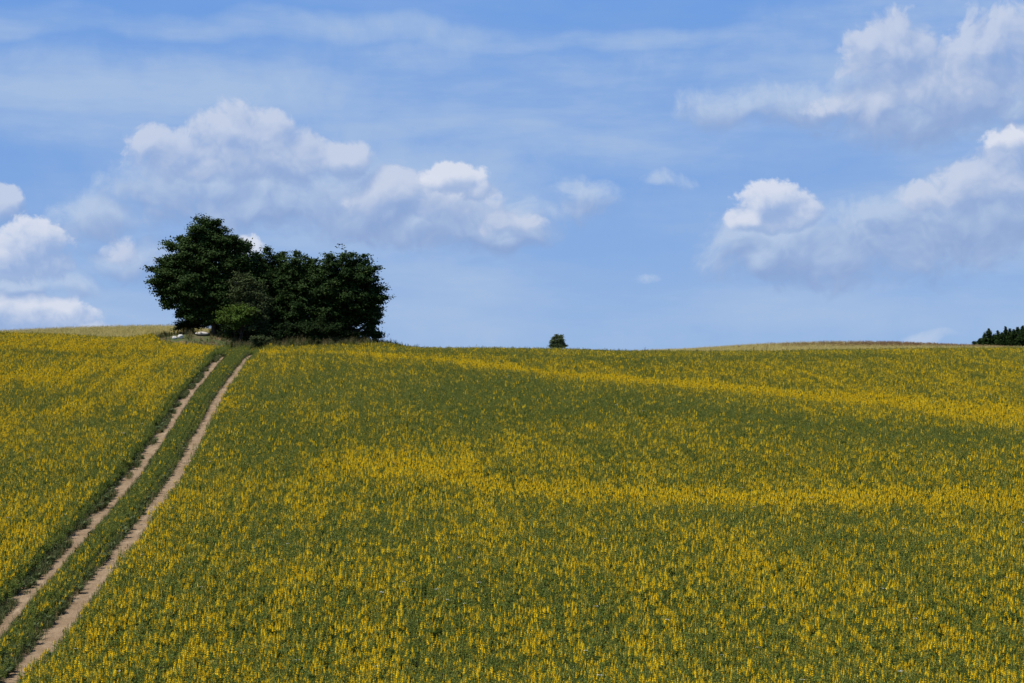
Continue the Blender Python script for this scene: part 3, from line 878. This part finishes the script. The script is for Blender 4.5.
EXPO = .32
WS = .10
W = bpy.data.worlds.new('World'); S.world = W; W.use_nodes = True
nt = NT(W.node_tree); nt.n.clear()
wout = nt.new('ShaderNodeOutputWorld'); bg = nt.new('ShaderNodeBackground')
sky = nt.new('ShaderNodeTexSky', sky_type='NISHITA', sun_disc=False, sun_elevation=SUN_EL, sun_rotation=SUN_AZ)
sky.air_density = .6; sky.dust_density = 0; sky.ozone_density = 2.0; sky.altitude = 200
gen = nt.new('ShaderNodeTexCoord').outputs['Generated']
sx = nt.new('ShaderNodeSeparateXYZ'); nt.l.new(gen, sx.inputs[0])
az = nt.math('ARCTAN2', sx.outputs[0], sx.outputs[1])
el = nt.math('ARCSINE', sx.outputs[2])
cmb = nt.new('ShaderNodeCombineXYZ')
nt.put(cmb.inputs[0], nt.math('MULTIPLY', az, F)); nt.put(cmb.inputs[1], nt.math('MULTIPLY', el, F))
P = cmb.outputs[0]

def dirpx(px, py):
    d = ray(px, py); d = d / np.linalg.norm(d)
    return math.atan2(d[0], d[1]) * F, math.asin(d[2]) * F

def cloud_group(name, lobes, warp, wscale, bump, bscale, k=.25):
    """2-D cloud thickness on the sky: H with broken edges, S the smooth body that its painted light is worked out from"""
    g = bpy.data.node_groups.new(name, 'ShaderNodeTree')
    g.interface.new_socket('P', in_out='INPUT', socket_type='NodeSocketVector')
    g.interface.new_socket('H', in_out='OUTPUT', socket_type='NodeSocketFloat')
    g.interface.new_socket('S', in_out='OUTPUT', socket_type='NodeSocketFloat')
    q = NT(g); gi = q.new('NodeGroupInput'); gout = q.new('NodeGroupOutput')
    p0 = gi.outputs[0]
    w = q.vec('SUBTRACT', q.noise2(p0, wscale, 2, .5, color=True), (.5, .5, .5))
    p1 = q.vec('MULTIPLY_ADD', w, (warp, warp * .8, 0), p0)
    acc = None
    for row in lobes:
        px, py, rx, ry = row[:4]
        cx, cy = dirpx(px, py)
        e = q.vec('MULTIPLY_ADD', p1, (1 / rx, 1 / ry, 0), (-cx / rx, -cy / ry, 0))
        l = q.vec('DOT_PRODUCT', e, e)
        if len(row) > 4: l = q.math('ADD', l, row[4])
        acc = l if acc is None else q.math('SMOOTH_MIN', acc, l, k)
    h = q.math('SUBTRACT', 1.0, acc)
    n1 = q.noise2(p1, bscale, 1, .5)
    bil = q.math('ABSOLUTE', q.math('SUBTRACT', q.noise2(p1, bscale * 2.1, 2, .5), .5))
    sm = q.math('MULTIPLY_ADD', q.math('SUBTRACT', n1, .5), bump, h)
    sm = q.math('MULTIPLY_ADD', q.math('SUBTRACT', bil, .1), bump * .7, sm)
    n2 = q.noise2(p1, bscale * 4.0, 4, .62)
    q.put(gout.inputs[0], q.math('MULTIPLY_ADD', q.math('SUBTRACT', n2, .5), bump * .75, sm))
    q.put(gout.inputs[1], q.math('MULTIPLY_ADD', q.math('SUBTRACT', n2, .5), bump * .16, sm))
    return g

def use(g, p):
    n = nt.new('ShaderNodeGroup'); n.node_tree = g; nt.put(n.inputs[0], p); return n.outputs

K = 1.0 / (WS * 2**EXPO)
def disp(r, g, b):
    f = lambda c: ((c / 255 + .055) / 1.055)**2.4 if c > 10 else c / 255 / 12.92
    return tuple(f(c) * K for c in (r, g, b))

# painted haze: a fixed blue gradient mixed over the low sky
hz = nt.mix(nt.remap(el, .0, R(13), smooth=False), disp(137, 171, 220), disp(110, 159, 228))
col = nt.mix(nt.remap(el, R(12), R(50), .88, .2), sky.outputs[0], hz)

# high thin veil in streaks
v1 = nt.noise2(nt.vec('MULTIPLY', P, (.22, 1.0, 0)), .012, 5, .6)
gv = cloud_group('veil_bands', [(60, 100, 300, 44), (480, 98, 300, 44), (690, 115, 320, 50), (860, 105, 300, 60), (330, 205, 240, 70), (880, 240, 240, 70), (1000, 90, 220, 110), (500, 300, 800, 40), (150, 25, 420, 14, .5), (620, 40, 300, 12, .6)], 50, .008, 1.2, .009)
veil = nt.math('MULTIPLY', nt.remap(use(gv, P)[0], -1.1, .9), nt.remap(v1, .22, .68, .15, .9))
veil = nt.math('MULTIPLY_ADD', veil, .85, nt.remap(v1, .35, .75, .0, .22))
col = nt.mix(veil, col, disp(165, 190, 226))

LIGHT = (-7.0, 13.0, 0)
def layer(col, g, soft, crisp, opac, bright, shade, k, d=1.0, lo=-.3, mid=0.0):
    u0 = use(g, P); u1 = use(g, nt.vec('ADD', P, tuple(c * d for c in LIGHT)))
    lit = nt.remap(nt.math('SUBTRACT', u0[1], u1[1]), mid - k, mid + k)
    # sunlit top and shaded base are painted as two colours, firm edge to soft
    edge = nt.math('MULTIPLY_ADD', lit, crisp - soft, soft)
    a = nt.remap(nt.math('DIVIDE', nt.math('SUBTRACT', u0[0], lo), edge), 0, 1)
    a = nt.math('MULTIPLY', a, nt.math('MULTIPLY_ADD', lit, opac[1] - opac[0], opac[0]))
    return nt.mix(a, col, nt.mix(lit, shade, bright))

# wide blue-grey bodies, their lit and shaded sides painted in the colour
gC = cloud_group('grey_bodies', [
    (240, 195, 120, 40), (345, 205, 90, 32), (450, 222, 110, 32), (505, 232, 50, 20), (790, 245, 90, 40), (865, 245, 110, 44), (940, 225, 90, 40), (1000, 205, 80, 40),
    (800, 105, 130, 26, .2), (930, 105, 130, 40), (580, 198, 44, 26, .3), (670, 182, 44, 12, .8), (652, 282, 26, 9, .7), (930, 337, 24, 7, .55), (100, 220, 60, 24, .3), (130, 258, 40, 26, .2), (20, 285, 70, 16, .2)], 44, .013, 1.3, .018)
uC = use(gC, P)
col = nt.mix(nt.math('MULTIPLY', nt.remap(uC[0], -.45, .75), .85), col, nt.mix(nt.remap(nt.math('SUBTRACT', uC[1], use(gC, nt.vec('ADD', P, (-6, 16, 0)))[1]), -.6, .9), disp(139, 165, 210), disp(184, 202, 229)))
# soft cumulus tops
gB = cloud_group('soft_cumulus', [
    (165, 150, 40, 24), (240, 140, 56, 34), (292, 158, 56, 28), (345, 160, 32, 22), (220, 168, 90, 16, .2),
    (392, 192, 52, 26), (440, 205, 60, 22, .2), (508, 222, 40, 18, .45),
    (890, 50, 46, 38), (1000, 52, 62, 42), (945, 85, 90, 36), (890, 105, 80, 20, .3),
    (1008, 182, 64, 30), (1014, 152, 40, 28), (945, 200, 46, 22, .5), (0, 208, 22, 18), (118, 250, 20, 18, .45)], 30, .018, 1.3, .024)
col = layer(col, gB, 1.1, .7, (.72, .85), disp(200, 210, 231), disp(140, 167, 213), .85, 1.2, lo=-.40, mid=.2)
gA = cloud_group('bright_cumulus', [
    (32, 247, 36, 28), (8, 258, 38, 24), (48, 264, 22, 16), (20, 308, 60, 16), (40, 318, 56, 20), (75, 328, 46, 8),
    (455, 178, 34, 15), (478, 190, 20, 12), (773, 204, 38, 24), (752, 218, 28, 14), (795, 214, 28, 16), (776, 222, 34, 13), (246, 246, 18, 15, .2),
    (1010, 140, 30, 14, .3)], 16, .03, 1.1, .036, .25)
col = layer(col, gA, .85, .6, (.78, .86), disp(221, 226, 239), disp(150, 175, 217), 1.0, 1.2, lo=-.40, mid=.5)

nt.put(bg.inputs['Color'], col); bg.inputs['Strength'].default_value = WS
nt.l.new(bg.outputs[0], wout.inputs['Surface'])
W.cycles.sampling_method = 'MANUAL'; W.cycles.sample_map_resolution = 512

# ------------------------------------------------------------------ camera and render settings
cam = bpy.data.cameras.new('camera'); co = bpy.data.objects.new('camera', cam); C.objects.link(co)
cam.sensor_width = 36; cam.lens = 36 * F / 1024; cam.clip_start = .1; cam.clip_end = 8000
co.location = (0, 0, 0); co.rotation_euler = (math.pi / 2 + PITCH, 0, 0)
S.camera = co
S.view_settings.view_transform = 'Standard'; S.view_settings.look = 'None'
S.view_settings.exposure = EXPO; S.view_settings.gamma = 1; S.view_settings.use_curve_mapping = False
S.cycles.max_bounces = 4; S.cycles.diffuse_bounces = 2; S.cycles.transmission_bounces = 3
